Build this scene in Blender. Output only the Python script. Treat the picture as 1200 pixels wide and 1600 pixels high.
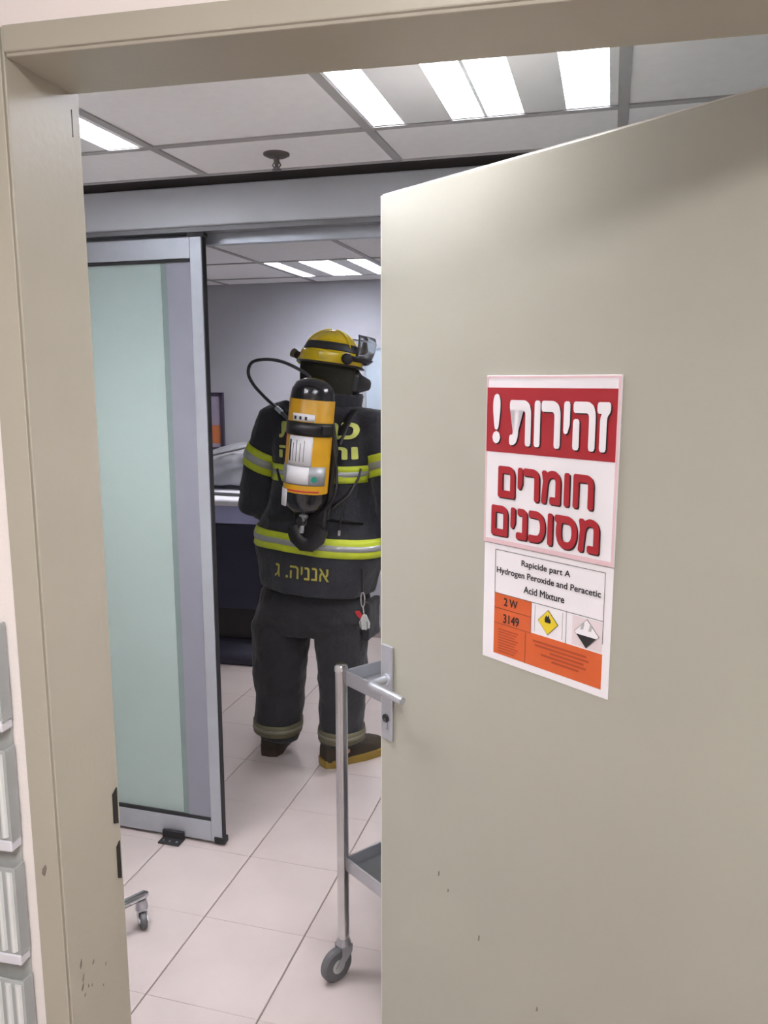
import bpy, bmesh, math, random
from mathutils import Vector, Matrix, Euler
from mathutils.bvhtree import BVHTree
random.seed(7)
PI = math.pi
scene = bpy.context.scene
for o in list(bpy.data.objects): bpy.data.objects.remove(o)
COL = scene.collection

# ------------------------------------------------------------------ camera
cam_d = bpy.data.cameras.new('camera')
cam_d.sensor_fit = 'VERTICAL'; cam_d.sensor_height = 36.0
cam_d.lens = 1250.0 / 1600.0 * 36.0
cam_d.clip_start = 0.05
cam = bpy.data.objects.new('camera', cam_d); COL.objects.link(cam)
cam.location = (0, 0, 1.66)
cam.rotation_euler = (math.radians(90 - 9.3), 0, math.radians(15.65))
scene.camera = cam

# ------------------------------------------------------------------ world, exposure
w = bpy.data.worlds.new('world'); scene.world = w; w.use_nodes = True
w.node_tree.nodes['Background'].inputs[0].default_value = (0.8, 0.85, 0.9, 1)
w.node_tree.nodes['Background'].inputs[1].default_value = 0.02
scene.view_settings.view_transform = 'Standard'
scene.view_settings.look = 'None'
scene.view_settings.exposure = 1.62
scene.view_settings.gamma = 1.0
scene.view_settings.use_curve_mapping = False
ROOM_LAMP = 19.0       # emission of the fluorescent troffers, the added unseen one included
CORRIDOR_FILL = 13.5    # emission of the added, unseen corridor lamp

# ------------------------------------------------------------------ materials
def lin(c): return tuple(((v/255)/12.92 if v/255 <= .04045 else ((v/255+.055)/1.055)**2.4) for v in c)
MATS = {}
def mat(name, rgb, rough=.5, metal=0., var=0., vscale=8., bump=0., bscale=40., trans=0., emit=0., spec=None, coat=0., ior=None, sheen=0.):
    if name in MATS: return MATS[name]
    m = bpy.data.materials.new(name); m.use_nodes = True
    nt = m.node_tree; b = nt.nodes['Principled BSDF']; c = lin(rgb)
    b.inputs['Base Color'].default_value = (*c, 1)
    b.inputs['Roughness'].default_value = rough
    b.inputs['Metallic'].default_value = metal
    b.inputs['Transmission Weight'].default_value = trans
    if spec is not None: b.inputs['Specular IOR Level'].default_value = spec
    if coat: b.inputs['Coat Weight'].default_value = coat
    if ior: b.inputs['IOR'].default_value = ior
    if sheen: b.inputs['Sheen Weight'].default_value = sheen
    if emit:
        b.inputs['Emission Color'].default_value = (*c, 1); b.inputs['Emission Strength'].default_value = emit
    if var or bump:
        tc = nt.nodes.new('ShaderNodeTexCoord')
    if var:
        n = nt.nodes.new('ShaderNodeTexNoise'); n.inputs['Scale'].default_value = vscale; n.inputs['Detail'].default_value = 5
        nt.links.new(tc.outputs['Object'], n.inputs['Vector'])
        r = nt.nodes.new('ShaderNodeValToRGB')
        r.color_ramp.elements[0].position = .3; r.color_ramp.elements[1].position = .7
        r.color_ramp.elements[0].color = (*[x*(1-var) for x in c], 1)
        r.color_ramp.elements[1].color = (*[min(1, x*(1+var)) for x in c], 1)
        nt.links.new(n.outputs['Fac'], r.inputs['Fac']); nt.links.new(r.outputs['Color'], b.inputs['Base Color'])
    if bump:
        n2 = nt.nodes.new('ShaderNodeTexNoise'); n2.inputs['Scale'].default_value = bscale; n2.inputs['Detail'].default_value = 4
        nt.links.new(tc.outputs['Object'], n2.inputs['Vector'])
        bp = nt.nodes.new('ShaderNodeBump'); bp.inputs['Strength'].default_value = bump; bp.inputs['Distance'].default_value = .01
        nt.links.new(n2.outputs['Fac'], bp.inputs['Height']); nt.links.new(bp.outputs['Normal'], b.inputs['Normal'])
    MATS[name] = m
    return m
mat('wall_paint', (242, 234, 231), .6, var=.03, vscale=3, bump=.08, bscale=160)
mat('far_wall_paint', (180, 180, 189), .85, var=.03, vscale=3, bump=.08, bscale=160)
mat('frame_paint', (176, 171, 157), .38, var=.03, vscale=5, bump=.05, bscale=90)
mat('door_paint', (172, 171, 158), .34, var=.02, vscale=2.5, bump=.04, bscale=60)
mat('door_edge', (204, 202, 194), .4, var=.03)
mat('scuff', (122, 112, 104), .7, var=.3, vscale=60)
mat('slot_dark', (30, 27, 26), .8, var=.2)
mat('tile', (178, 168, 165), .3, var=.05, vscale=5, bump=.02, bscale=30)
mat('grout', (120, 106, 102), .8, var=.15, vscale=30)
mat('ceiling_tile', (240, 240, 241), .85, var=.02, vscale=30, bump=.15, bscale=220)
mat('ceiling_grid', (168, 167, 168), .55, var=.03)
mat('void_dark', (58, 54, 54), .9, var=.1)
mat('plaster', (222, 218, 214), .8, var=.03)
mat('aluminium', (176, 182, 190), .42, metal=.55, var=.03, vscale=20)
mat('beam', (186, 191, 197), .5, metal=.25, var=.03, vscale=4)
mat('rubber', (34, 34, 37), .7, var=.15)
mat('lamp_metal', (196, 200, 204), .35, metal=.3, var=.02)
mat('tube', (255, 252, 255), .4, emit=ROOM_LAMP)
mat('corridor_fill_glow', (255, 252, 250), .4, emit=CORRIDOR_FILL)
mat('chrome', (205, 205, 208), .16, metal=1., var=.05, vscale=12)
mat('steel', (182, 184, 190), .33, metal=.9, var=.05, vscale=15)
mat('handle_metal', (196, 200, 208), .34, metal=.75, var=.04)
mat('wheel_rubber', (92, 92, 95), .6, var=.1)
mat('sign_white', (232, 228, 232), .35, var=.01)
mat('sign_red', (164, 32, 42), .4, var=.03)
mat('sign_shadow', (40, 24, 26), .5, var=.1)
mat('sign_pink', (222, 190, 196), .4, var=.03)
mat('paper', (236, 232, 236), .55, var=.01)
mat('orange', (210, 96, 46), .5, var=.04)
mat('orange_dark', (172, 72, 36), .5, var=.05)
mat('ink', (40, 36, 40), .6, var=.1)
mat('hazard_yellow', (226, 200, 44), .5, var=.05)
mat('pink_ground', (226, 212, 216), .5, var=.03)
mat('turnout', (38, 39, 46), .85, var=.18, vscale=14, bump=.35, bscale=60, sheen=.12)
mat('turnout_lower', (34, 34, 38), .85, var=.18, vscale=14, bump=.3, bscale=60, sheen=.12)
mat('lime', (188, 202, 48), .5, var=.08, vscale=30, bump=.1, bscale=200)
mat('silver_tape', (162, 164, 166), .38, metal=.35, var=.06, vscale=40)
mat('letter_lime', (206, 212, 112), .55, var=.06)
mat('letter_gold', (160, 150, 66), .55, var=.08)
mat('helmet_yellow', (236, 204, 28), .2, var=.04, coat=.5)
mat('black_plastic', (30, 29, 31), .4, var=.15)
mat('black_gloss', (26, 26, 30), .2, var=.15, coat=.5)
mat('brown_black', (58, 44, 36), .6, var=.2)
mat('neck_cloth', (40, 38, 28), .9, var=.2, vscale=12, bump=.3)
mat('tank_yellow', (204, 152, 22), .4, var=.06, vscale=20)
mat('label_white', (226, 224, 226), .5, var=.03, vscale=40)
mat('teal', (20, 140, 118), .5, var=.1)
mat('hose', (62, 62, 66), .35, var=.1)
mat('skin', (196, 148, 122), .5, var=.05)
mat('eye_white', (235, 232, 228), .2, var=.02)
mat('boot_leather', (52, 44, 32), .6, var=.2)
mat('boot_sole', (138, 112, 44), .55, var=.15)
mat('cuff_band', (96, 92, 70), .65, var=.2)
mat('cuff_grey', (118, 114, 98), .6, var=.2)
mat('red_tag', (176, 36, 44), .5, var=.08)
mat('navy', (38, 38, 58), .6, var=.1)
mat('navy_base', (46, 46, 62), .6, var=.1)
mat('lavender', (172, 174, 214), .45, var=.04)
mat('cart_white', (222, 222, 230), .4, var=.02)
mat('grey_bag', (150, 152, 158), .6, var=.12, vscale=10, bump=.4, bscale=12)
mat('blue_cloth', (70, 82, 118), .7, var=.1)
mat('poster', (166, 158, 180), .5, var=.03)
mat('poster_orange', (206, 120, 72), .5, var=.05)
mat('poster_frame', (62, 54, 74), .5, var=.1)
mat('board_white', (168, 180, 194), .3, var=.02)
mat('clear_plastic', (226, 230, 230), .18, trans=.55, ior=1.3, var=.02)
mat('rib_plastic', (218, 221, 220), .15, var=.04)
mat('lamp_white', (232, 233, 234), .45, var=.02)
mat('plastic_grey', (176, 178, 176), .35, var=.08, vscale=40)
mat('bottle_blue', (110, 116, 170), .4, var=.05)
def glass(name, rgb, rough, tr):
    m = mat(name, rgb, rough, trans=tr, ior=1.25, var=.015, vscale=3); return m
glass('frosted', (206, 224, 220), .4, .5)
mat('inner_stile', (138, 140, 152), .5, metal=.2, var=.03)
mat('glass_edge', (118, 134, 132), .4, var=.05)
mat('track', (128, 130, 134), .5, metal=.3, var=.05)
mat('bronze', (104, 100, 98), .4, metal=.6, var=.1)
glass('visor', (235, 238, 240), .04, .95)

# ------------------------------------------------------------------ mesh helpers
class MB:
    def __init__(s): s.v = []; s.f = []; s.mi = []
    def add(s, vs, fs, mi=0):
        k = len(s.v); s.v += [Vector(p) for p in vs]; s.f += [[i+k for i in f] for f in fs]; s.mi += [mi]*len(fs); return s
    def box(s, a, b, M=None):
        x0, y0, z0 = a; x1, y1, z1 = b
        vs = [(x0,y0,z0),(x1,y0,z0),(x1,y1,z0),(x0,y1,z0),(x0,y0,z1),(x1,y0,z1),(x1,y1,z1),(x0,y1,z1)]
        if M: vs = [M @ Vector(p) for p in vs]
        return s.add(vs, [(0,3,2,1),(4,5,6,7),(0,1,5,4),(1,2,6,5),(2,3,7,6),(3,0,4,7)])
    def loft(s, rings, cap=True, closed=True):
        n = len(rings[0]); vs = [p for r in rings for p in r]; fs = []
        for i in range(len(rings)-1):
            for j in range(n if closed else n-1):
                k = (j+1) % n; fs.append((i*n+j, i*n+k, (i+1)*n+k, (i+1)*n+j))
        if cap and closed:
            fs.append(tuple(range(n))[::-1]); fs.append(tuple((len(rings)-1)*n+j for j in range(n)))
        return s.add(vs, fs)
    def tube(s, pts, r, n=12, cap=True, up=None, flat=1.0):
        pts = [Vector(p) for p in pts]; rr = r if isinstance(r, (list, tuple)) else [r]*len(pts)
        rings = []; prev = None
        for i, p in enumerate(pts):
            t = (pts[min(i+1, len(pts)-1)] - pts[max(i-1, 0)]).normalized()
            if prev is None:
                ref = Vector(up) if up else (Vector((0,0,1)) if abs(t.z) < .9 else Vector((0,1,0)))
                u = (ref - t*ref.dot(t)).normalized()
            else: u = (prev - t*prev.dot(t)).normalized()
            prev = u; q = t.cross(u)
            a = rr[i] if isinstance(rr[i], (list, tuple)) else (rr[i], rr[i]*flat)
            rings.append([p + u*math.cos(2*PI*k/n)*a[0] + q*math.sin(2*PI*k/n)*a[1] for k in range(n)])
        return s.loft(rings, cap)
    def lathe(s, prof, M=None, n=24, cap=True):
        rings = [[Vector((r*math.cos(2*PI*k/n), r*math.sin(2*PI*k/n), z)) for k in range(n)] for r, z in prof]
        if M: rings = [[M @ p for p in r] for r in rings]
        return s.loft(rings, cap)
    def ell(s, c, rx, ry, rz, M=None, n=16, m=10):
        rings = []
        for i in range(m+1):
            a = -PI/2 + PI*(.02+.96*i/m); z = math.sin(a); r = math.cos(a)
            rings.append([Vector((c[0]+rx*r*math.cos(2*PI*k/n), c[1]+ry*r*math.sin(2*PI*k/n), c[2]+rz*z)) for k in range(n)])
        if M: rings = [[M @ p for p in q] for q in rings]
        return s.loft(rings)
    def mesh(s, name):
        me = bpy.data.meshes.new(name); me.from_pydata([tuple(p) for p in s.v], [], s.f); me.update()
        bm = bmesh.new(); bm.from_mesh(me); bmesh.ops.recalc_face_normals(bm, faces=bm.faces); bm.to_mesh(me); bm.free()
        return me
    def build(s, name, m, parent=None, smooth=False, bevel=0, **tags):
        return link(name, s.mesh(name), m, parent, smooth, bevel, **tags)
def link(name, me, m, parent=None, smooth=False, bevel=0, **tags):
    o = bpy.data.objects.new(name, me); COL.objects.link(o)
    if m: me.materials.clear(); me.materials.append(MATS[m])
    if smooth:
        me.polygons.foreach_set('use_smooth', [True]*len(me.polygons)); me.update()
        if smooth == 'auto': me.set_sharp_from_angle(angle=math.radians(40))
    if parent: o.parent = parent
    if bevel:
        b = o.modifiers.new('bevel', 'BEVEL'); b.width = bevel; b.segments = 2; b.limit_method = 'ANGLE'
    for k, v in tags.items(): o[k] = v
    return o
def box(name, a, b, m, parent=None, bevel=0, **tags): return MB().box(a, b).build(name, m, parent, False, bevel, **tags)
def empty(name, loc, rz=0, **tags):
    o = bpy.data.objects.new(name, None); COL.objects.link(o); o.location = loc; o.rotation_euler = (0, 0, rz); o.empty_display_size = .1
    for k, v in tags.items(): o[k] = v
    return o
def text_mesh(s, width, height=None, bold=0.0, align=None):
    c = bpy.data.curves.new('t', 'FONT'); c.body = s; c.resolution_u = 4
    o = bpy.data.objects.new('t', c); COL.objects.link(o)
    dg = bpy.context.evaluated_depsgraph_get(); dg.update()
    me = bpy.data.meshes.new_from_object(o.evaluated_get(dg))
    bpy.data.objects.remove(o)
    if bold:      # fatten the strokes: the outline repeated round a small circle
        bmm = bmesh.new(); bmm.from_mesh(me); base = [g_ for g_ in bmm.verts[:] + bmm.edges[:] + bmm.faces[:]]
        for k in range(8):
            d = bmesh.ops.duplicate(bmm, geom=base)
            bmesh.ops.translate(bmm, verts=[g_ for g_ in d['geom'] if isinstance(g_, bmesh.types.BMVert)], vec=(bold*math.cos(k*PI/4), bold*math.sin(k*PI/4), (k+1)*5e-5))
        bmm.to_mesh(me); bmm.free()
    xs = [v.co.x for v in me.vertices]; ys = [v.co.y for v in me.vertices]
    x0, x1, y0, y1 = min(xs), max(xs), min(ys), max(ys)
    sx = width/(x1-x0); sy = (height/(y1-y0)) if height else sx
    for v in me.vertices: v.co = Vector(((v.co.x-(x0+x1)/2)*sx, (v.co.y-(y0+y1)/2)*sy, v.co.z))
    return me
def heb(s): return s[::-1]

# ================================================================== SETTING
Z_C = 2.272                    # suspended ceiling height
JX, WF, WB = -0.714, 0.875, 1.01   # doorway: left jamb plane, wall front face, wall back face
HX, HZ = 0.43, 2.038               # right jamb, header underside
XL, XR = -3.0, 1.62                # rooms
YB = 2.39                          # beam front
YF = 4.85                          # far wall

fl = box('floor', (XL-.2, -1.7, -.12), (XR+.2, YF+.2, -.004), 'grout', kind='structure')
# tiles of the floor (33.5 cm), joints fall at x = -1.155 + k * .335
tm = {}
g = .0022
xs = [-1.156+.3345*k for k in range(-6, 9)]
ys = [.70+.3345*k for k in range(0, 14)]
for i in range(len(xs)-1):
    for j in range(len(ys)-1):
        a, b = max(xs[i], XL), min(xs[i+1], XR); c, d = ys[j], min(ys[j+1], YF)
        if b-a < .02 or d-c < .02: continue
        key = (round(b-a, 3), round(d-c, 3))
        if key not in tm:
            q = MB(); hx, hy = (b-a)/2-g, (d-c)/2-.0004
            q.loft([[Vector((sx*hx, sy*hy, -.01)) for sx, sy in ((-1,-1),(1,-1),(1,1),(-1,1))],
                    [Vector((sx*hx, sy*hy, -.0012)) for sx, sy in ((-1,-1),(1,-1),(1,1),(-1,1))],
                    [Vector((sx*(hx-.0015), sy*(hy-.0004), 0)) for sx, sy in ((-1,-1),(1,-1),(1,1),(-1,1))]])
            me = q.mesh('tile'); me.materials.append(MATS['tile']); tm[key] = me
        o = bpy.data.objects.new('tile', tm[key]); COL.objects.link(o); o.parent = fl
        o.location = ((a+b)/2, (c+d)/2, 0)
box('floor_corridor', (XL-.2, -1.7, -.004), (XR+.2, .70, 0), 'tile', kind='structure')

# front wall with the doorway, in pieces that form one mesh
q = MB()
q.box((XL-.2, WF, 0), (JX-.012, WB, 2.75)); q.box((HX+.012, WF, 0), (XR+.2, WB, 2.75)); q.box((JX-.012, WF, HZ+.028), (HX+.012, WB, 2.75))
wfr = q.build('wall_front', 'wall_paint', kind='structure')
WM = Matrix.Translation((JX, WB, 0)) @ Matrix.Rotation(math.radians(3.0), 4, 'Z') @ Matrix.Translation((-JX, -WB, 0))   # this wall is not quite square to the room
wfr.matrix_world = WM
box('wall_left', (XL-.2, -1.7, 0), (XL, YF+.2, 2.75), 'wall_paint', kind='structure')
box('wall_right', (XR, -1.7, 0), (XR+.2, YF+.2, 2.75), 'wall_paint', kind='structure')
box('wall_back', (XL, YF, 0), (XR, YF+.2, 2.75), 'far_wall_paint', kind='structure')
box('wall_corridor', (XL, -1.7, 0), (XR, -1.5, 2.75), 'wall_paint', kind='structure')
box('ceiling_corridor', (XL, -1.5, 2.42), (XR, .98, 2.5), 'plaster', kind='structure')

# steel door frame
fr = empty('trim_1', (0, 0, 0), kind='structure')
def frame_member(name, prof, axis, a, b):
    """extrude a (u, y) profile along z (axis='z') or x (axis='x')"""
    r0 = []; r1 = []
    for u, y in prof:
        if axis == 'z': r0.append(Vector((u, y, a))); r1.append(Vector((u, y, b)))
        else: r0.append(Vector((a, y, u))); r1.append(Vector((b, y, u)))
    return MB().loft([r0, r1]).build(name, 'frame_paint', fr, bevel=.002)
fy = .858
jl = frame_member('jamb', [(JX-.043, fy), (JX-.0045, fy), (JX-.0045, fy+.005), (JX-.002, fy+.005), (JX-.002, fy+.002), (JX, fy+.002), (JX, .990), (JX-.002, .990), (JX-.002, 1.012), (JX-.043, 1.012)], 'z', 0, HZ+.034)
jr = frame_member('jamb', [(HX+.043, fy), (HX, fy), (HX, .992), (HX+.010, .992), (HX+.010, 1.012), (HX+.043, 1.012)], 'z', 0, HZ+.034)
hd = frame_member('header', [(HZ+.034, fy), (HZ+.004, fy), (HZ+.004, fy+.004), (HZ, fy+.004), (HZ, .992), (HZ+.010, .992), (HZ+.010, 1.012), (HZ+.034, 1.012)], 'x', JX, HX)
# strike slots and scuffs on the left jamb
def slot(z0, z1, y0, y1, m='slot_dark', nm='strike_slot', proud=-.0006):
    return MB().loft([[Vector((JX-.006, y0, z0+.006)), Vector((JX-.006, y1, z0)), Vector((JX-.006, y1, z1)), Vector((JX-.006, y0, z1-.006))],
                      [Vector((JX+proud, y0, z0+.006)), Vector((JX+proud, y1, z0)), Vector((JX+proud, y1, z1)), Vector((JX+proud, y0, z1-.006))]]).build(nm, m, fr)
slot(.975, 1.035, .994, 1.006); slot(.88, .945, .997, 1.006); slot(1.985, 2.02, .988, .9925)
def scuff(y, z, h, wd, lean=.3):
    pts = [(0,-1),(.8,-.5),(1,.2),(.4,1),(-.3,.6),(-1,-.1),(-.6,-.8)]
    f = lambda x: [Vector((x, y+(a*.5+lean*b)*wd, z+b*h*.5)) for a, b in pts]
    MB().loft([f(JX-.001), f(JX+.0007)]).build('paint_chip', 'scuff', fr)
def jpix(x, y):   # a spot on the jamb reveal read from the photograph's perspective
    P = math.radians(9.3); Y = math.radians(15.65)
    fw = Vector((-math.sin(Y)*math.cos(P), math.cos(Y)*math.cos(P), -math.sin(P))); rt = Vector((math.cos(Y), math.sin(Y), 0)); up = rt.cross(fw)
    r = fw*1250+rt*(x-600)-up*(y-800); t = JX/r.x
    return r.y*t, 1.66+r.z*t
for (x, y, h, wd) in [(120,1505,.020,.006),(124,1526,.018,.006),(123,1541,.015,.007),(141,1502,.008,.006),(162,1505,.009,.003),(133,1539,.006,.003),(139,1538,.006,.003),(158,1538,.005,.003),(127,1553,.008,.004)]:
    yy, zz = jpix(x, y); scuff(yy, zz, h*.75, wd*.7)
MB().loft([[Vector((-.741+a*.004, fy+e, .985+b*.009)) for a, b in ((-1,-.6),(0,-1),(1,.4),(.6,1),(-.7,.2))] for e in (.001, -.0008)]).build('paint_chip', 'scuff', fr)

fr.matrix_world = WM

# suspended ceiling
ce = box('ceiling', (XL, .92, 2.50), (XR, YF, 2.56), 'void_dark', kind='structure')
gx = [XL] + [-2.4+.6*k for k in range(0, 7)] + [XR]
cm = {}
def ctile(a, b, c, d):
    key = (round(b-a, 3), round(d-c, 3))
    if key not in cm:
        hx, hy = (b-a)/2-.004, (d-c)/2-.004
        me = MB().box((-hx, -hy, 0), (hx, hy, .018)).mesh('ceiling_tile'); me.materials.append(MATS['ceiling_tile']); cm[key] = me
    o = bpy.data.objects.new('ceiling_tile', cm[key]); COL.objects.link(o); o.parent = ce; o.location = ((a+b)/2, (c+d)/2, Z_C)
lamps = [(-.6, 1.4), (-1.8, 1.4), (-1.8, 4.0), (0, 2.8)]  # the last is an added fill light, out of view
def grid(ylist, y0, y1):
    for i in range(len(gx)-1):
        for j in range(len(ylist)-1):
            a, b, c, d = gx[i], gx[i+1], ylist[j], ylist[j+1]
            if any(abs(a-l[0]) < .01 and abs(c-l[1]) < .01 for l in lamps): continue
            ctile(a, b, c, d)
    for x in gx[1:-1]: box('ceiling_bar', (x-.012, y0, Z_C-.004), (x+.012, y1, Z_C-.0003), 'ceiling_grid', ce)
    for y in ylist[1:-1]:
        for i in range(len(gx)-1):
            box('ceiling_bar', (gx[i]+.012, y-.012, Z_C-.004), (gx[i+1]-.012, y+.012, Z_C-.0003), 'ceiling_grid', ce)
grid([.93, 1.4, 2.0, 2.298], .93, 2.298)
grid([2.52, 2.8, 3.4, 4.0, 4.6, YF], 2.52, YF)
box('ceiling_bar', (XL, 2.291, Z_C-.004), (XR, 2.303, Z_C+.03), 'ceiling_grid', ce)

# beam over the sliding doors, with the running rail under it
bm_ = empty('trim_2', (0, 0, 0), kind='structure')
box('beam_face', (XL, YB, 2.146), (XR, 2.51, 2.266), 'beam', bm_, bevel=.004)
box('shadow_gap', (XL, YB+.012, 2.266), (XR, 2.51, 2.50), 'void_dark', bm_)  # dark board over the beam: the gap's shade is put into its colour
box('top_track', (XL, 2.405, 2.131), (XR, 2.445, 2.146), 'track', bm_)
box('track_lip', (XL, 2.47, 2.10), (XR, 2.50, 2.146), 'aluminium', bm_)

# sliding glass leaf
def glazed(name, x0, x1, y0, y1, z0, z1, st, rt_, rb, ed=True, sr=None):
    r = empty(name, ((x0+x1)/2, (y0+y1)/2, 0), kind='structure')
    ox, oy = (x0+x1)/2, (y0+y1)/2
    def b(n, a, c, m, bv=.002): return box(n, (a[0]-ox, a[1]-oy, a[2]), (c[0]-ox, c[1]-oy, c[2]), m, r, bv)
    b('stile', (x0, y0, z0), (x0+st, y1, z1), 'aluminium'); b('stile', (x1-(sr or st), y0, z0), (x1, y1, z1), 'aluminium')
    b('top_rail', (x0+st, y0, z1-rt_), (x1-(sr or st), y1, z1), 'aluminium'); b('bottom_rail', (x0+st, y0, z0), (x1-(sr or st), y1, z0+rb), 'aluminium')
    ym = (y0+y1)/2
    b('glass_pane', (x0+st-.004, ym-.003, z0+rb-.004), (x1-(sr or st)+.004, ym+.003, z1-rt_+.004), 'frosted', 0)
    b('glazing_bead', (x0+st, y0+.001, z1-rt_-.010), (x1-(sr or st), ym-.003, z1-rt_), 'rubber', 0)
    b('glazing_bead', (x0+st, y0+.001, z0+rb), (x1-(sr or st), ym-.003, z0+rb+.012), 'rubber', 0)
    if ed:
        b('edge_seal', (x1, y0+.002, z0+.004), (x1+.004, y1, z1+.004), 'rubber', .001)
        b('corner_cap', (x1-.050, y0-.003, z1), (x1+.010, y1+.003, z1+.013), 'rubber', .002)
        b('corner_cap', (x1-.030, y0-.004, z0-.004), (x1+.012, y1+.002, z0+.020), 'rubber', .003)
    return r
d2 = glazed('door_2', -2.62, -1.281, 2.404, 2.430, .012, 2.116, .042, .066, .078)
glazed('window_1', -2.95, -1.335, 2.452, 2.486, .008, 2.10, .03, .05, .06, ed=False, sr=.085)
ox2, oy2 = (-2.62-1.281)/2, (2.404+2.430)/2
box('inner_stile', (-1.412-ox2, 2.409-oy2, .10), (-1.323-ox2, 2.4136-oy2, 2.042), 'inner_stile', d2, bevel=.001)
box('pane_edge', (-1.434-ox2, 2.411-oy2, .10), (-1.412-ox2, 2.4137-oy2, 2.042), 'glass_edge', d2)
glazed('door_3', -.25, 1.55, 2.466, 2.500, .012, 2.10, .042, .066, .078, ed=False)
gd = empty('trim_3', (-1.475, 2.39, 0), kind='structure')
MB().box((-.04, -.034, 0), (.045, .012, .006)).build('guide_plate', 'rubber', gd, bevel=.001)
MB().box((-.04, .0, .006), (.045, .012, .034)).build('guide_lip', 'rubber', gd, bevel=.001)
for x in (-.025, .0, .028): MB().lathe([(.004, .006), (.004, .0075)], Matrix.Translation((x, -.018, 0)), 10).build('screw', 'steel', gd)
box('trim_4', (XL, YF-.012, 0), (XR, YF, .08), 'tile', kind='structure')

# ------------------------------------------------------------------ open door leaf
A = Vector((-.487, 1.708, 0)); DU = Vector((.817, -.577, 0)).normalized()
rz = math.atan2(DU.y, DU.x)
dr = empty('door_1', A, rz, kind='structure')      # local x runs to the hinges, local -y faces the camera
DW = 1.085
MB().box((.004, 0, .012), (DW, .043, 2.046)).build('leaf', 'door_paint', dr, bevel=.002)
MB().box((0, .001, .012), (.004, .042, 2.046)).build('edge_strip', 'door_edge', dr, bevel=.001)
MB().box((.004, .004, 2.046), (DW, .039, 2.049)).build('edge_strip', 'door_edge', dr)
for z in (.25, 1.05, 1.8):
    MB().lathe([(.008, z-.05), (.008, z+.05)], Matrix.Translation((DW+.009, .036, 0)), 12).build('hinge', 'steel', dr, 'auto')
def lever(sgn, y):
    h = empty('handle', (0, 0, 0)); h.parent = dr
    ys_ = lambda a, b: (min(y, y+sgn*a, y+sgn*b), max(y+sgn*a, y+sgn*b))
    def bx_(n, x0, x1, a, b, z0, z1, bv): 
        lo, hi = sorted((y+sgn*a, y+sgn*b)); return MB().box((x0, lo, z0), (x1, hi, z1)).build(n, 'handle_metal', h, bevel=bv)
    bx_('plate', .012, .050, .0, .008, .838, 1.066, .003)
    MB().tube([(.031, y+sgn*.007, .985), (.031, y+sgn*.044, .985), (.034, y+sgn*.054, .985), (.044, y+sgn*.058, .985), (.145, y+sgn*.056, .982)], [.010, .009, .0095, .0095, .0085], 12).build('lever', 'handle_metal', h, 'auto')
    MB().lathe([(.014, 0), (.014, .004), (.011, .006)], Matrix.Translation((.031, y+sgn*.007, .985)) @ Matrix.Rotation(sgn*-PI/2, 4, 'X'), 16).build('rose', 'handle_metal', h, 'auto')
    MB().lathe([(.010, 0), (.010, .004)], Matrix.Translation((.031, y+sgn*.008, .892)) @ Matrix.Rotation(sgn*-PI/2, 4, 'X'), 16).build('key_cylinder', 'black_plastic', h, 'auto')
    bx_('key_cylinder', .026, .036, .008, .012, .866, .892, .001)
    return h
lever(-1, 0)
for (t, z, hh) in [(.205, .585, .012), (.235, .56, .008), (.33, .50, .014), (.49, .44, .010)]:
    MB().loft([[Vector((t+a*.0025, e, z+b*hh*.5)) for a, b in ((-1,-1),(.6,-.8),(1,.9),(-.2,1))] for e in (.001, -.0006)]).build('paint_chip', 'scuff', dr)

# ------------------------------------------------------------------ signs on the door
def on_door(name, t, z, lay, **tags):
    p = A + DU*t; r = empty(name, (p.x, p.y, z), rz, **tags); r.location -= Vector((-DU.y, DU.x, 0))*lay; return r
MR = Matrix.Rotation(PI/2, 4, 'X')       # text plane -> facing local -y
def lettering(root, s, wd, ht, x, z, y, m, bold=0, name='lettering'):
    me = text_mesh(s, wd, ht, bold)
    me.transform(Matrix.Translation((x, y, z)) @ MR)
    return link(name, me, m, root)
def flat(root, name, x0, x1, z0, z1, y, m, th=.0006): return MB().box((x0, y, z0), (x1, y+th, z1)).build(name, m, root)
ws = on_door('warning_sign', .472, 1.512, 0, label='red and white plastic warning sign in large raised Hebrew letters on the open door', category='sign')
MB().box((-.148, -.004, -.158), (.148, 0, .158)).build('sign_board', 'sign_white', ws, bevel=.0012)
for (x0, x1, z0, z1) in ((-.147, .147, .153, .157), (-.147, .147, -.157, -.149), (.1425, .147, -.149, .153), (-.147, -.1435, -.149, .153)):
    flat(ws, 'border_line', x0, x1, z0, z1, -.0046, 'sign_pink')
flat(ws, 'red_field', -.145, .142, .017, .136, -.0048, 'sign_red')
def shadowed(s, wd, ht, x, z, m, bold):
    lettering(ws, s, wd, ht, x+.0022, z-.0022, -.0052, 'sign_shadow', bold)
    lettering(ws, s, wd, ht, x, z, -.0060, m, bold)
shadowed(heb('זהירות')[0:], .218, .082, .022, .073, 'sign_white', .036)
shadowed('!', .019, .092, -.119, .079, 'sign_white', .036)
shadowed(heb('חומרים'), .216, .060, -.004, -.037, 'sign_red', .034)
shadowed(heb('מסוכנים'), .246, .060, -.004, -.112, 'sign_red', .034)

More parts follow.
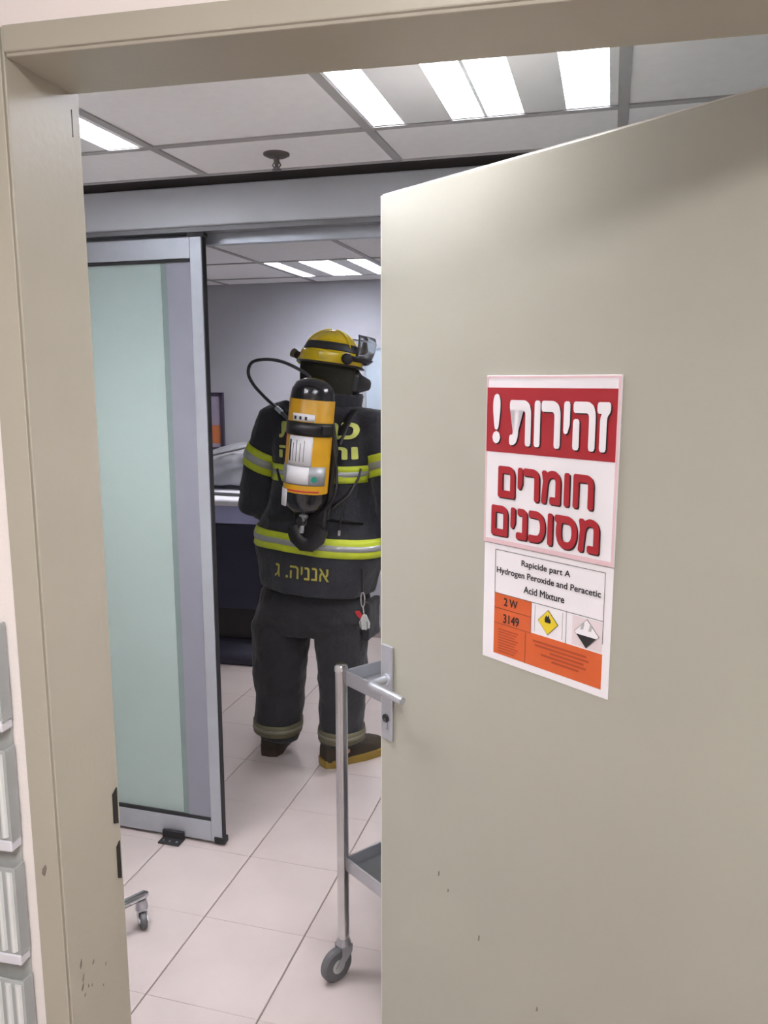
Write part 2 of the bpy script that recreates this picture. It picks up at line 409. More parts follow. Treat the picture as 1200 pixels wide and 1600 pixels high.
cn = on_door('chemical_notice', .472, 1.238, 0, label='white and orange printed chemical notice taped below the warning sign', category='notice')
MB().box((-.147, -.0012, -.115), (.147, 0, .1145)).build('paper_sheet', 'paper', cn)
y = -.0016
def rule(x0, x1, z0, z1): flat(cn, 'rule_line', x0, x1, z0, z1, y-.0003, 'ink', .0003)
L, Rr = -.118, .132
for (x0, x1, z0, z1) in ((L, Rr, .104, .1048), (L, L+.0008, .020, .1048), (Rr-.0008, Rr, -.02, .1048), (L, Rr, .0195, .0203)): rule(x0, x1, z0, z1)
for s, wd, ht, x, z in (('Rapicide part A', .112, .0150, .004, .087), ('Hydrogen Peroxide and Peracetic', .238, .0155, .006, .064), ('Acid Mixture', .094, .0135, .002, .040)):
    lettering(cn, s, wd, ht, x, z, y-.0006, 'ink', .018)
flat(cn, 'orange_field', L, -.026, -.101, .0195, y, 'orange'); flat(cn, 'orange_field', -.026, Rr, -.101, -.0385, y, 'orange')
lettering(cn, '2 W', .034, .016, -.076, .006, y-.0006, 'ink', .02); lettering(cn, '3149', .040, .018, -.074, -.027, y-.0006, 'ink', .02)
for z in (-.0095, -.040): rule(L, -.026, z, z+.0006)
rule(-.0385, -.0378, -.101, -.040); rule(.054, .0546, -.0385, .0195); rule(-.026, -.0254, -.0385, .0195)
for k in range(9): flat(cn, 'print_line', L+.012, L+.062-(k % 3)*.004, -.052-k*.0054, -.0495-k*.0054, y-.0003, 'orange_dark', .0003)
for k, (a, b) in enumerate(((-.02, .10), (-.015, .105), (.02, .095), (.0, .10), (.025, .085))): flat(cn, 'print_line', a, b, -.054-k*.0075, -.050-k*.0075, y-.0003, 'orange_dark', .0003)
def diamond(cx, cz, r, m, nm, e=0):
    return MB().loft([[Vector((cx+a*r, y-q_, cz+b*r)) for a, b in ((0,-1),(1,0),(0,1),(-1,0))] for q_ in (.0001+e, .0006+e)]).build(nm, m, cn)
rule(-.017, -.0166, -.034, .016); rule(.046, .0464, -.034, .016)
diamond(.014, -.010, .0235, 'ink', 'diamond_outline'); diamond(.014, -.010, .0222, 'hazard_yellow', 'oxidiser_diamond', .0004)
MB().loft([[Vector((.014+a*.007, y-q_, -.004+b*.008)) for a, b in ((-.9,-.8),(.9,-.8),(1,0),(.5,.3),(.3,1.1),(-.1,.5),(-.5,.9),(-1,.0))] for q_ in (.0012, .0015)]).build('flame_symbol', 'ink', cn)
flat(cn, 'pink_ground', .068, .130, -.036, .017, y, 'pink_ground', .0002)
diamond(.099, -.010, .0262, 'ink', 'diamond_outline'); diamond(.099, -.010, .0252, 'paper', 'corrosive_diamond', .0004)
MB().loft([[Vector((.099+a*.0252, y-q_, -.010+b*.0252)) for a, b in ((0,-1),(.82,-.16),(-.82,-.16))] for q_ in (.0012, .0015)]).build('corrosive_diamond', 'ink', cn)
for dx in (-.009, .008):
    MB().loft([[Vector((.099+dx+a*.004, y-q_, .002+b*.006)) for a, b in ((-1,-1),(.4,-1),(1,1),(-.2,1))] for q_ in (.0012, .0015)]).build('corrosion_symbol', 'plastic_grey', cn)

# ------------------------------------------------------------------ fluorescent troffers
LV = {}
def troffer(x, y, label):
    r = empty('ceiling_light', (x+.3, y+.3, Z_C), label=label, category='light', group='recessed louvred ceiling lights')
    bars = [(-.282, -.205), (-.088, -.012), (-.004, .080), (.176, .270)]
    # housing with openings: plain strips between the bars
    ed = [-.297] + [v for b in bars for v in b] + [.297]
    for i in range(0, len(ed), 2):
        MB().box((ed[i], -.288, -.002), (ed[i+1], .288, .012)).build('cover_strip', 'lamp_white', r)
    for s_ in (-1, 1): MB().box((-.297, min(s_*.288, s_*.297), -.003), (.297, max(s_*.288, s_*.297), .012)).build('end_strip', 'lamp_white', r)
    MB().box((-.297, -.297, .075), (.297, .297, .085)).build('housing', 'lamp_metal', r)
    for a, b in bars:
        tb = MB().box((a-.004, -.287, .030), (b+.004, .287, .034)).build('light_tube', 'tube', r)
        for k in range(15):
            key = round(b-a, 4)
            if key not in LV: LV[key] = MB().box((-(b-a)/2+.001, -.0012, .001), ((b-a)/2-.001, .0012, .029)).mesh('louvre'); LV[key].materials.append(MATS['lamp_metal'])
            o = bpy.data.objects.new('louvre', LV[key]); COL.objects.link(o); o.parent = tb; o.location = ((a+b)/2, -.266+.038*k, 0)
    return r
troffer(-.6, 1.4, 'louvred fluorescent ceiling light right above the open door, largest in view')
troffer(-1.8, 1.4, 'louvred fluorescent ceiling light cut off by the left door jamb')
troffer(-1.8, 4.0, 'far louvred fluorescent ceiling light beyond the sliding door')
troffer(0, 2.8, 'added louvred fluorescent fill light, unseen behind the open door')  # unseen extra fixture, added to brighten the rooms
# added corridor lamp, unseen behind the camera, to light the near side
r = empty('corridor_fill_lamp', (.0, -.30, 2.42), label='added square corridor fill lamp, unseen behind the viewer', category='light')
MB().box((-.3, -.3, -.05), (.3, .3, 0)).build('housing', 'lamp_metal', r, bevel=.006)
MB().box((-.28, -.28, -.054), (.28, .28, -.05)).build('diffuser', 'corridor_fill_glow', r)

# sprinkler / smoke alarm stem
sp = empty('sprinkler', (-.906, 2.146, Z_C), label='small dark sprinkler head on the ceiling before the sliding door', category='sprinkler')
MB().lathe([(.036, 0), (.036, -.004), (.026, -.009), (.012, -.011)], None, 24).build('escutcheon', 'bronze', sp, 'auto')
MB().lathe([(.008, -.010), (.008, -.024), (.005, -.028), (.005, -.036)], None, 12).build('stem', 'bronze', sp, 'auto')
for s_ in (-1, 1): MB().tube([(s_*.007, 0, -.022), (s_*.012, 0, -.030), (s_*.004, 0, -.040)], .002, 6).build('frame_arm', 'bronze', sp)
MB().lathe([(.003, -.040), (.013, -.041), (.013, -.043), (.003, -.044)], None, 12).build('deflector', 'bronze', sp, 'auto')

# ------------------------------------------------------------------ stainless trolley behind the door
P0 = Vector((-.655, 1.918, 0))
tr = empty('trolley', P0, rz, label='stainless steel two-shelf trolley standing behind the open door', category='trolley')
TL, TD = .60, .40
caster_me = {}
def caster(parent, x, y, H, rw, wd, ang, nm='caster', group=None):
    """a swivel caster: empty-less part: fork mesh with the wheel as its sub-part"""
    M = Matrix.Translation((x, y, 0)) @ Matrix.Rotation(ang, 4, 'Z')
    off = rw*.55
    q = MB(); q.lathe([(.016, H), (.017, H-.012), (.020, H-.02), (.020, H-.03)], M, 16)
    for s_ in (-1, 1):
        y0 = s_*(wd/2+.004)
        q.loft([[M @ Vector((px, y0+e, pz)) for px, pz in ((-.018, H-.026), (.018, H-.026), (.012+off*.2, H-.05), (off+.012, rw), (off, rw-.012), (off-.012, rw), (-.016, H-.05))] for e in (-.0015, .0015)])
    q.loft([[M @ Vector((px, py, pz)) for px, py in ((-.018, -wd/2-.005), (.018, -wd/2-.005), (.018, wd/2+.005), (-.018, wd/2+.005))] for pz in (H-.032, H-.026)])
    f = q.build(nm, 'steel', parent, 'auto')
    W = M @ Matrix.Translation((off, 0, rw)) @ Matrix.Rotation(PI/2, 4, 'X')
    MB().lathe([(rw*.4, -wd*.5), (rw*.88, -wd*.5), (rw, -wd*.3), (rw, wd*.3), (rw*.88, wd*.5), (rw*.4, wd*.5)], W, 28).build('wheel', 'wheel_rubber', f, 'auto')
    MB().lathe([(rw*.42, -wd*.54), (rw*.42, wd*.54)], W, 20).build('hub', 'plastic_grey', f, 'auto')
    MB().lathe([(.006, -wd*.7), (.006, wd*.7)], W, 10).build('axle', 'steel', f, 'auto')
    return f
for (x, y) in ((0, 0), (TL, 0), (0, TD), (TL, TD)):
    MB().tube([(x, y, .115), (x, y, .905)], .0165, 16).build('post', 'chrome', tr, 'auto')
    MB().lathe([(.0185, .903), (.0185, .914), (.015, .920), (.006, .9225)], Matrix.Translation((x, y, 0)), 16).build('post_cap', 'chrome', tr, 'auto')
    caster(tr, x, y, .128, .048, .026, (math.radians(235) if (x, y) == (0, 0) else random.uniform(0, 6)) - rz)
def tray(z, nm):
    t = MB().box((.012, .012, z-.026), (TL-.012, TD-.012, z-.024)).build(nm, 'steel', tr)
    for (a, b) in (((.014, .004), (TL-.014, .010)), ((.014, TD-.010), (TL-.014, TD-.004))): MB().box((a[0], a[1], z-.030), (b[0], b[1], z+.010)).build('rim', 'steel', t, bevel=.002)
    for (a, b) in (((.004, .014), (.010, TD-.014)), ((TL-.010, .014), (TL-.004, TD-.014))): MB().box((a[0], a[1], z-.030), (b[0], b[1], z+.010)).build('rim', 'steel', t, bevel=.002)
    return t
tray(.895, 'top_shelf'); tray(.355, 'bottom_shelf')

# ------------------------------------------------------------------ drip stand hidden behind the jamb, one foot in view
E1 = Vector((-1.312, 1.97, 0)); D1 = Vector((-.45, -.89, 0)).normalized(); hub = E1 + D1*.30
iv = empty('drip_stand', hub, 0, label='chrome drip stand behind the left jamb, one castered foot showing', category='stand')
a0 = math.atan2(-D1.y, -D1.x)
MB().lathe([(.03, .085), (.034, .10), (.03, .13), (.014, .14)], None, 20).build('hub', 'chrome', iv, 'auto')
MB().tube([(0, 0, .135), (0, 0, 1.75)], .011, 14).build('pole', 'chrome', iv, 'auto')
for s_ in (0, PI/2): MB().tube([(math.cos(s_)*.07, math.sin(s_)*.07, 1.77), (math.cos(s_)*.06, math.sin(s_)*.06, 1.74), (0, 0, 1.745), (-math.cos(s_)*.06, -math.sin(s_)*.06, 1.74), (-math.cos(s_)*.07, -math.sin(s_)*.07, 1.77)], .003, 8).build('hook', 'chrome', iv, 'auto')
for k in range(4):
    a = a0 + 2*PI*k/4; c, s_ = math.cos(a), math.sin(a)
    MB().tube([(c*.025, s_*.025, .108), (c*.29, s_*.29, .098), (c*.30, s_*.30, .096)], [.0135, .0135, .008], 14).build('foot_bar', 'chrome', iv, 'auto')
    caster(iv, c*.278, s_*.278, .088, .026, .018, a-1.9)

# ------------------------------------------------------------------ equipment cart at the back
ca = empty('equipment_cart', (-2.28, 4.42, 0), math.radians(4), label='white topped equipment cart with dark navy body beside the far wall', category='cart')
MB().box((-.40, -.30, .845), (.40, .30, .985)).build('drawer_band', 'lavender', ca, bevel=.02)
MB().loft([[Vector((sx*a, sy*b, z)) for sx, sy in ((-1,-1),(1,-1),(1,1),(-1,1))] for a, b, z in ((.41, .33, .955), (.42, .345, .975), (.42, .345, .99), (.40, .32, 1.005))]).build('worktop', 'cart_white', ca, bevel=.008)
MB().box((-.38, -.27, .33), (.38, .27, .845)).build('body_panel', 'navy', ca, bevel=.015)
MB().box((-.30, -.20, .12), (.30, .20, .33)).build('pedestal', 'black_plastic', ca, bevel=.01)
MB().loft([[Vector((sx*a, sy*b, z)) for sx, sy in ((-1,-1),(1,-1),(1,1),(-1,1))] for a, b, z in ((.40, .32, 0), (.40, .32, .06), (.33, .25, .125))]).build('base', 'navy_base', ca, bevel=.015)
MB().tube([(-.36, -.20, 1.014), (.10, -.26, 1.014), (.40, -.30, 1.014)], .010, 8).build('rail', 'wheel_rubber', ca, 'auto')
# folded grey bag with blue cloth on the cart
def fabric(name, q, m, parent, voxel, noise, amp, it=4, seed=0):
    tmp = bpy.data.objects.new('tmp', q.mesh('tmp')); COL.objects.link(tmp)
    rm = tmp.modifiers.new('r', 'REMESH'); rm.mode = 'VOXEL'; rm.voxel_size = voxel
    sm = tmp.modifiers.new('s', 'SMOOTH'); sm.factor = .5; sm.iterations = it
    if amp:
        tx = bpy.data.textures.new(name+str(seed), 'CLOUDS'); tx.noise_scale = noise; tx.noise_depth = 2
        dp = tmp.modifiers.new('d', 'DISPLACE'); dp.texture = tx; dp.strength = amp; dp.mid_level = .5; dp.texture_coords = 'LOCAL'
        s2 = tmp.modifiers.new('s2', 'SMOOTH'); s2.factor = .5; s2.iterations = 1
    dg = bpy.context.evaluated_depsgraph_get(); dg.update()
    me = bpy.data.meshes.new_from_object(tmp.evaluated_get(dg)); me.name = name
    bpy.data.objects.remove(tmp)
    return link(name, me, m, parent, True)
bg = empty('folded_bag', (-2.20, 4.53, 1.03), math.radians(4), label='crumpled grey bag with dark folds lying on the white cart top', category='bag')
q = MB()
q.box((-.33, -.14, .005), (.30, .20, .10))
for k in range(5): q.tube([(-.34+.02*k, -.16+.075*k, .07+.02*k), (0, -.13+.075*k, .16+.015*k), (.32, -.10+.075*k, .17+.012*k)], [.035, .045, .03], 10)
fabric('bag_body', q, 'grey_bag', bg, .014, .12, .03, 3)
MB().tube([(-.30, -.20, .10), (-.1, -.175, .19), (.1, -.15, .235), (.3, -.11, .22)], .006, 8).build('bag_strap', 'wheel_rubber', bg, 'auto')
bc = MB(); bc.box((-.11, -.06, 0), (.11, .06, .05)); bc.tube([(-.1, -.03, .05), (0, 0, .07), (.1, .03, .05)], .03, 8)
o = fabric('folded_cloth', bc, 'blue_cloth', None, .012, .08, .02, 3); o.location = (-2.66, 4.25, 1.02); o.rotation_euler = (0, 0, .3)
o['label'] = 'small folded blue cloth beside the grey bag on the cart'; o['category'] = 'cloth'

# framed poster and whiteboard on the far wall
fp = empty('framed_poster', (-2.66, YF, 1.40), label='dark framed poster with an orange foot on the far wall above the cart', category='poster')
MB().box((-.20, -.012, -.19), (.19, -.004, .17)).build('print', 'poster', fp)
MB().box((-.19, -.0135, -.15), (.185, -.012, -.03)).build('orange_band', 'poster_orange', fp)
for a, b in (((-.20, .16), (.20, .185)), ((-.20, -.20), (.20, -.175)), ((-.225, -.20), (-.20, .185)), ((.182, -.20), (.205, .185))): MB().box((a[0], -.022, a[1]), (b[0], 0, b[1])).build('frame_bar', 'poster_frame', fp, bevel=.002)
wb = empty('whiteboard', (-1.05, YF, 1.62), label='pale blue white board on the far wall beside the helmet', category='board')
MB().box((-.42, -.014, -.26), (.42, -.002, .24)).build('board_surface', 'board_white', wb)
for a, b in (((-.43, .235), (.43, .25)), ((-.43, -.27), (.43, -.255)), ((-.435, -.27), (-.42, .25)), ((.42, -.27), (.435, .25))): MB().box((a[0], -.02, a[1]), (b[0], 0, b[1])).build('frame_bar', 'aluminium', wb)

# ------------------------------------------------------------------ clear pockets on the corridor wall, left of the frame
pk = empty('pocket_rack', (-.96, WF, 0), label='wall rack of clear ribbed plastic pockets left of the door frame', category='rack')
MB().box((-.185, -.004, .45), (.180, 0, 1.335)).build('back_panel', 'plastic_grey', pk)
for k in range(5):
    z0 = .495+.1765*k
    p = MB().box((-.182, -.024, z0), (.182, -.021, z0+.138)).build('pocket_front', 'clear_plastic', pk, bevel=.001)
    MB().box((-.184, -.026, z0-.012), (.184, -.004, z0+.004)).build('pocket_floor', 'cart_white', p, bevel=.002)
    for i in range(22):
        x = -.172+.0165*i
        MB().tube([(x, -.024, z0+.010), (x, -.024, z0+.132)], .0048, 8).build('rib', 'rib_plastic', p, 'auto')
    MB().box((.181, -.024, z0), (.184, -.004, z0+.138)).build('pocket_side', 'clear_plastic', p)

pk.matrix_world = WM @ Matrix.Translation((-.966, WF-.002, 0))
# ================================================================== FIREFIGHTER
RP = Matrix.Translation((0, 0, 0))
def ring(cx, cy, z, rx, ry, n=28, e=2.4, tilt=0):
    o_ = []
    for k in range(n):
        a = 2*PI*k/n; c, s_ = math.cos(a), math.sin(a)
        x = math.copysign(abs(c)**(2/e), c)*rx; y_ = math.copysign(abs(s_)**(2/e), s_)*ry
        o_.append(Vector((cx+x, cy+y_, z+tilt*x)))
    return o_
HY = math.radians(-52)                                   # the head is turned to the right
HM = Matrix.Translation((.110, .015, 1.70)) @ Matrix.Rotation(HY, 4, 'Z') @ Matrix.Rotation(math.radians(-8), 4, 'X')
LA = [(-.13, -.01, 1.485), (-.206, -.025, 1.33), (-.244, -.03, 1.15), (-.170, .13, 1.08), (-.06, .27, 1.07)]
RA = [(.335, -.01, 1.49), (.375, -.02, 1.33), (.395, -.02, 1.17), (.405, .05, 1.02), (.41, .10, .93)]
PLOC = (-1.21, 3.12, 0); PROT = math.radians(-6)

b = MB()   # body: one continuous figure
b.loft([ring(.01, .01, .72, .13, .10), ring(.02, .01, .86, .165, .115), ring(.05, .01, 1.02, .145, .10), ring(.08, .01, 1.2, .155, .105), ring(.095, .01, 1.38, .190, .115), ring(.10, .01, 1.49, .19, .09), ring(.108, .01, 1.55, .07, .06), ring(.110, .015, 1.66, .058, .06)])
b.ell((0, 0, 0), .074, .094, .115, HM, 20, 14)
b.ell((0, .055, -.065), .048, .042, .052, HM)           # jaw
b.loft([[HM @ Vector((x, y_, z)) for x, y_ in ((-w_, .075), (w_, .075), (w_*.6, d_), (-w_*.6, d_))] for z, w_, d_ in ((-.035, .014, .112), (-.018, .015, .116), (.03, .008, .094))])   # nose
b.ell((0, .088, -.058), .020, .012, .010, HM)           # lips
for s_ in (-1, 1): b.ell((s_*.076, -.008, -.012), .008, .020, .030, HM)   # ears
def arm(path, rr): b.tube(path, rr, 14)
arm(LA, [.058, .046, .040, .034, .026]); arm(RA, [.058, .046, .040, .034, .026])
b.tube([(-.085, .01, .80), (-.14, 0, .5), (-.16, .005, .28), (-.20, .0, .08)], [.088, .062, .055, .04], 14)
b.tube([(.085, .01, .80), (.14, .0, .5), (.15, .005, .28), (.13, .02, .08)], [.088, .062, .055, .04], 14)
def hand(wrist, fwd, palm_n, mirror):
    """palm, four fingers and a thumb, relaxed curl"""
    fwd = Vector(fwd).normalized(); nrm = Vector(palm_n).normalized(); nrm = (nrm - fwd*nrm.dot(fwd)).normalized(); side = fwd.cross(nrm)*mirror
    w0 = Vector(wrist)
    b.loft([[w0 + fwd*f + side*(sx*wd) + nrm*(sn*th) for sx, sn in ((-1,-1),(-.4,-1.2),(.4,-1.2),(1,-1),(1,1),(.4,1.2),(-.4,1.2),(-1,1))] for f, wd, th in ((-.02, .022, .016), (.02, .032, .016), (.06, .040, .014), (.088, .040, .012))])
    for i, (ln, of) in enumerate(((.068, .031), (.078, .011), (.072, -.010), (.056, -.031))):
        p0 = w0 + fwd*.075 + side*of
        pts = [p0, p0+fwd*(.016+ln*.4), p0+fwd*(.016+ln*.66)+nrm*ln*.22, p0+fwd*(.016+ln*.72)+nrm*ln*.5]
        b.tube(pts, [.0090, .0088, .0080, .0066], 8)
    p0 = w0 + fwd*.025 + side*.028
    b.tube([p0, p0+fwd*.03+side*.024+nrm*.006, p0+fwd*.058+side*.030+nrm*.014, p0+fwd*.075+side*.026+nrm*.022], [.012, .0105, .0095, .007], 8)
hand((-.045, .285, 1.07), (.75, .6, -.15), (.3, -.4, -.9), 1)
hand((.412, .112, .905), (.05, .22, -1), (-1, .1, 0), 1)
for s_, c in ((-1, (-.205, .02)), (1, (.125, .03))): b.ell((c[0]+(.03 if s_ > 0 else 0), c[1]+.03, .06), .03, .06, .03)
pe = fabric('person', b, 'skin', None, .0072, .1, 0, 2)
pe.location = PLOC; pe.rotation_euler = (0, 0, PROT)
pe['label'] = 'firefighter in black turnout gear and yellow helmet standing with back to us'; pe['category'] = 'person'
for s_ in (-1, 1):
    MB().ell((s_*.031, .082, .012), .012, .010, .010, HM, 12, 8).build('eye', 'eye_white', pe, True)

# turnout coat
j = MB()
torso = [(.05, -.004, .80, .238, .190, -.06), (.05, -.004, .84, .248, .192, -.06), (.068, 0, .97, .292, .188, -.04), (.072, 0, 1.04, .290, .188, -.04), (.075, 0, 1.14, .240, .172, 0), (.085, 0, 1.27, .215, .160, 0), (.095, 0, 1.38, .228, .158, 0), (.10, 0, 1.46, .238, .145, 0), (.105, 0, 1.52, .190, .118, 0), (.108, .005, 1.565, .118, .100, 0), (.108, .01, 1.60, .105, .098, 0)]
j.loft([ring(c, cy, z, rx, ry, 32, 2.5, tl) for c, cy, z, rx, ry, tl in torso])
j.tube([(-.06, -.005, 1.50)] + LA[:4] + [(-.12, .20, 1.075)], [.09, .092, .070, .075, .068, .056], 18)
j.tube([(.20, -.005, 1.475), (.325, -.01, 1.482)] + RA[1:4] + [(.408, .075, .985)], [.085, .084, .072, .075, .068, .055], 18)
jk = fabric('turnout_coat', j, 'turnout', pe, .010, .10, .020, 5, 1)
def bvh_of(o): 
    me = o.data; return BVHTree.FromPolygons([v.co for v in me.vertices], [p.vertices for p in me.polygons])
JB = bvh_of(jk)
def band(bvh, cfun, dirs, rows, off, dflt=.2, maxd=.4):
    """strip wrapped round a body: cfun(row) -> centre, dirs -> unit vectors; ray cast from the axis outwards"""
    rings = []
    for rw_ in rows:
        c = cfun(rw_); rg = []
        for d in dirs:
            cc = c(d) if callable(c) else c
            h = bvh.ray_cast(cc, d, maxd)
            rg.append((h[0] if h[0] is not None else cc+d*dflt) + d*off)
        rings.append(rg)
    return rings
def strip(name, m, parent, rings, closed, th=.002):
    o = MB().loft(rings, cap=False, closed=closed).build(name, m, parent, True)
    s_ = o.modifiers.new('t', 'SOLIDIFY'); s_.thickness = th; s_.offset = 1
    return o
def xy(a): return Vector((math.cos(a), math.sin(a), 0))
def torso_band(z0, z1, tilt, a0, a1, parent, n=72, closed=False):
    dirs = [xy(a0+(a1-a0)*k/(n if closed else n-1)) for k in range(n)]
    cz = lambda z: (lambda d: Vector((.08, 0, z+tilt*d.x*.26)))
    rows = lambda a, b_, k: [a+(b_-a)*i/k for i in range(k+1)]
    strip('reflective_band', 'lime', parent, band(JB, cz, dirs, rows(z0, z1, 4), .003), closed)
    w_ = (z1-z0)
    strip('silver_stripe', 'silver_tape', parent, band(JB, cz, dirs, rows(z0+w_*.36, z0+w_*.66, 2), .0055), closed)
torso_band(.975, 1.052, -.05, 0, 2*PI, jk, 96, True)
torso_band(1.262, 1.330, 0, PI*1.08, PI*1.92, jk, 48)
torso_band(1.262, 1.330, 0, PI*.12, PI*.88, jk, 48)
def arm_band(p, q_, t0, t1, parent):
    p, q_ = Vector(p), Vector(q_); ax = (q_-p).normalized(); u = (Vector((0, 1, 0)) - ax*ax.y).normalized(); v = ax.cross(u)
    dirs = [u*math.cos(2*PI*k/36)+v*math.sin(2*PI*k/36) for k in range(36)]
    f = lambda t: p.lerp(q_, t)
    def safe(ts, off):
        rs = band(JB, f, dirs, ts, off, .075, .105); return rs
    strip('reflective_band', 'lime', parent, safe([t0+(t1-t0)*i/4 for i in range(5)], .003), True)
    d = t1-t0; strip('silver_stripe', 'silver_tape', parent, safe([t0+d*.34, t0+d*.5, t0+d*.68], .0055), True)
arm_band(LA[0], LA[1], .70, 1.22, jk); arm_band(RA[0], RA[1], .70, 1.22, jk)
# collar
cl = MB(); 
cl.loft([ring(.115, .008, 1.545, .122, .108, 28, 2.2), ring(.115, .012, 1.60, .128, .112, 28, 2.2, -.05), ring(.118, .014, 1.625, .132, .114, 28, 2.2, -.14), ring(.118, .014, 1.618, .116, .102, 28, 2.2, -.14), ring(.115, .01, 1.555, .100, .092, 28, 2.2)])
fabric('collar', cl, 'turnout', jk, .008, .06, .012, 3, 3)
# lettering on the back: projected on the cloth
def back_text(s, wd, ht, x, z, m, bold=.0, rot=0., parent=jk, bvh=JB, off=.005):
    me = text_mesh(s, wd, ht, bold)
    bmm = bmesh.new(); bmm.from_mesh(me)
    for v in bmm.verts:
        p = Vector((x+v.co.x*math.cos(rot)-v.co.y*math.sin(rot), -.6, z+v.co.y*math.cos(rot)+v.co.x*math.sin(rot)))
        h = bvh.ray_cast(p, Vector((0, 1, 0)), 1.0)
        v.co = Vector((p.x, (h[0].y if h[0] else -.17)-off-v.co.z, p.z))
    bmm.to_mesh(me); bmm.free()
    return link('lettering', me, m, parent)
back_text(heb('כבאות'), .345, .064, .115, 1.468, 'letter_lime', .034)
back_text(heb('והצלה'), .335, .062, .115, 1.388, 'letter_lime', .034)
back_text(heb('אנניה. ג'), .240, .054, .066, .900, 'letter_gold', .010, -.03)
# trousers
t = MB()
t.loft([ring(.03, 0, .60, .21, .125, 28, 2.6), ring(.03, 0, .68, .262, .155, 28, 2.5), ring(.04, 0, .80, .222, .150, 28, 2.4), ring(.03, 0, .95, .20, .145, 28, 2.3)])
t.tube([(-.085, 0, .74), (-.135, 0, .60), (-.145, -.005, .43), (-.155, .01, .28), (-.165, .0, .12), (-.168, .0, .095)], [(.12, .13), (.128, .132), (.118, .122), (.108, .112), (.102, .105), (.098, .100)], 20, up=(0, 1, 0))
t.tube([(.12, 0, .74), (.160, 0, .60), (.160, -.005, .43), (.150, .01, .30), (.148, .0, .15), (.148, .0, .115)], [(.12, .12), (.126, .118), (.118, .108), (.108, .100), (.104, .098), (.100, .096)], 20, up=(0, 1, 0))
ts = fabric('turnout_trousers', t, 'turnout_lower', pe, .010, .11, .026, 5, 2)
TB = bvh_of(ts)
for c, z0 in (((-.165, 0), .118), ((.148, 0), .135)):
    dirs = [xy(2*PI*k/32) for k in range(32)]
    strip('cuff_band', 'cuff_band', ts, band(TB, lambda z: Vector((c[0], c[1], z)), dirs, [z0, z0+.018, z0+.036, z0+.055], .004, .1, .13), True)
    strip('silver_stripe', 'cuff_grey', ts, band(TB, lambda z: Vector((c[0], c[1], z)), dirs, [z0+.020, z0+.036], .0065, .1, .13), True)
pf = MB(); pf.box((.268, -.05, .60), (.300, .08, .76)); fabric('cargo_pocket', pf, 'turnout_lower', ts, .008, .05, .01, 3, 5)
# boots
def boot(c, ang, trim):
    M = Matrix.Translation((c[0], c[1], 0)) @ Matrix.Rotation(ang, 4, 'Z')
    o_ = []
    prof = [(-.085, .040, .09), (-.07, .048, .16), (-.02, .052, .20), (.04, .050, .15), (.10, .052, .10), (.16, .050, .085), (.205, .036, .07), (.222, .015, .05)]
    q = MB(); q.loft([[M @ Vector((sx*wd*(.85 if zz else 1), yy, (.022 if not zz else zt*zz))) for sx, zz in ((-1, 0), (1, 0), (1, .7), (.6, 1), (-.6, 1), (-1, .7))] for yy, wd, zt in prof])
    q.tube([M @ Vector((0, -.02, .08)), M @ Vector((0, -.02, .30))], [.062, .066], 14)
    f = fabric('boot', q, 'boot_leather', pe, .007, .05, 0, 3)
    s_ = MB(); out = [(-.095, .0), (-.088, .036), (-.05, .052), (.02, .050), (.10, .058), (.17, .054), (.215, .036), (.234, 0)]
    loop = [(x, y_) for y_, x in out] + [(-x, y_) for y_, x in out[::-1][1:-1]]
    s_.loft([[M @ Vector((x*k, y_*1.0, z)) for x, y_ in loop] for z, k in ((0, 1), (.026, 1.03), (.034, 1.0))]); s_.build('sole', trim, f, 'auto')
    return f
boot((-.205, .045), math.radians(10), 'brown_black'); bt = boot((.125, .035), math.radians(-38), 'boot_sole')

# helmet (head frame: y forward)
def hring(z, rx, ry, n=36, a0=0, a1=2*PI, cl_=True, yc=-.005):
    return [HM @ Vector((rx*math.sin(a), yc+ry*math.cos(a), z)) for a in [a0+(a1-a0)*k/(n if cl_ else n-1) for k in range(n)]]
def dome(z, add=0):
    f = max(0, 1-((z-.035)/.128)**2)**.5; return (.104*f+add, .120*f+add)
zs = [.035, .055, .075, .095, .115, .130, .143, .152, .159, .1625]
q = MB(); q.loft([hring(z, *dome(z)) for z in zs])
hm = q.build('helmet', 'helmet_yellow', pe, 'auto')
q = MB(); q.loft([hring(.030, .112, .130), hring(.024, .122, .140), hring(.020, .122, .140), hring(.024, .104, .122)], cap=False); q.build('brim', 'black_plastic', hm, 'auto')
q = MB(); q.loft([hring(z, *dome(z, a)) for z, a in ((.028, .009), (.036, .0115), (.070, .009), (.074, .003))], cap=False); q.build('brim', 'helmet_yellow', hm, 'auto')
q = MB(); q.loft([hring(z, *dome(z, a)) for z, a in ((.078, .0015), (.080, .0045), (.108, .005), (.110, .0015))], cap=False); q.build('helmet_band', 'black_plastic', hm, 'auto')
for a in (0, PI/3, -PI/3, PI):                                      # raised ridges over the crown
    pts = []
    for z in zs[3:]: rx, ry = dome(z, .001); pts.append(HM @ Vector((rx*math.sin(a), -.005+ry*math.cos(a), z)))
    MB().tube(pts, .005, 8).build('ridge', 'helmet_yellow', hm, 'auto')
# neck curtain: open at the face
a0_, a1_ = math.radians(42), math.radians(318)
q = MB(); q.loft([hring(z, rx, ry, 40, a0_, a1_, False) for z, rx, ry in ((.035, .106, .122), (.0, .105, .122), (-.05, .100, .116), (-.10, .108, .120), (-.125, .118, .125))], cap=False, closed=False)
nc = q.build('neck_curtain', 'neck_cloth', hm, True); s_ = nc.modifiers.new('t', 'SOLIDIFY'); s_.thickness = .004
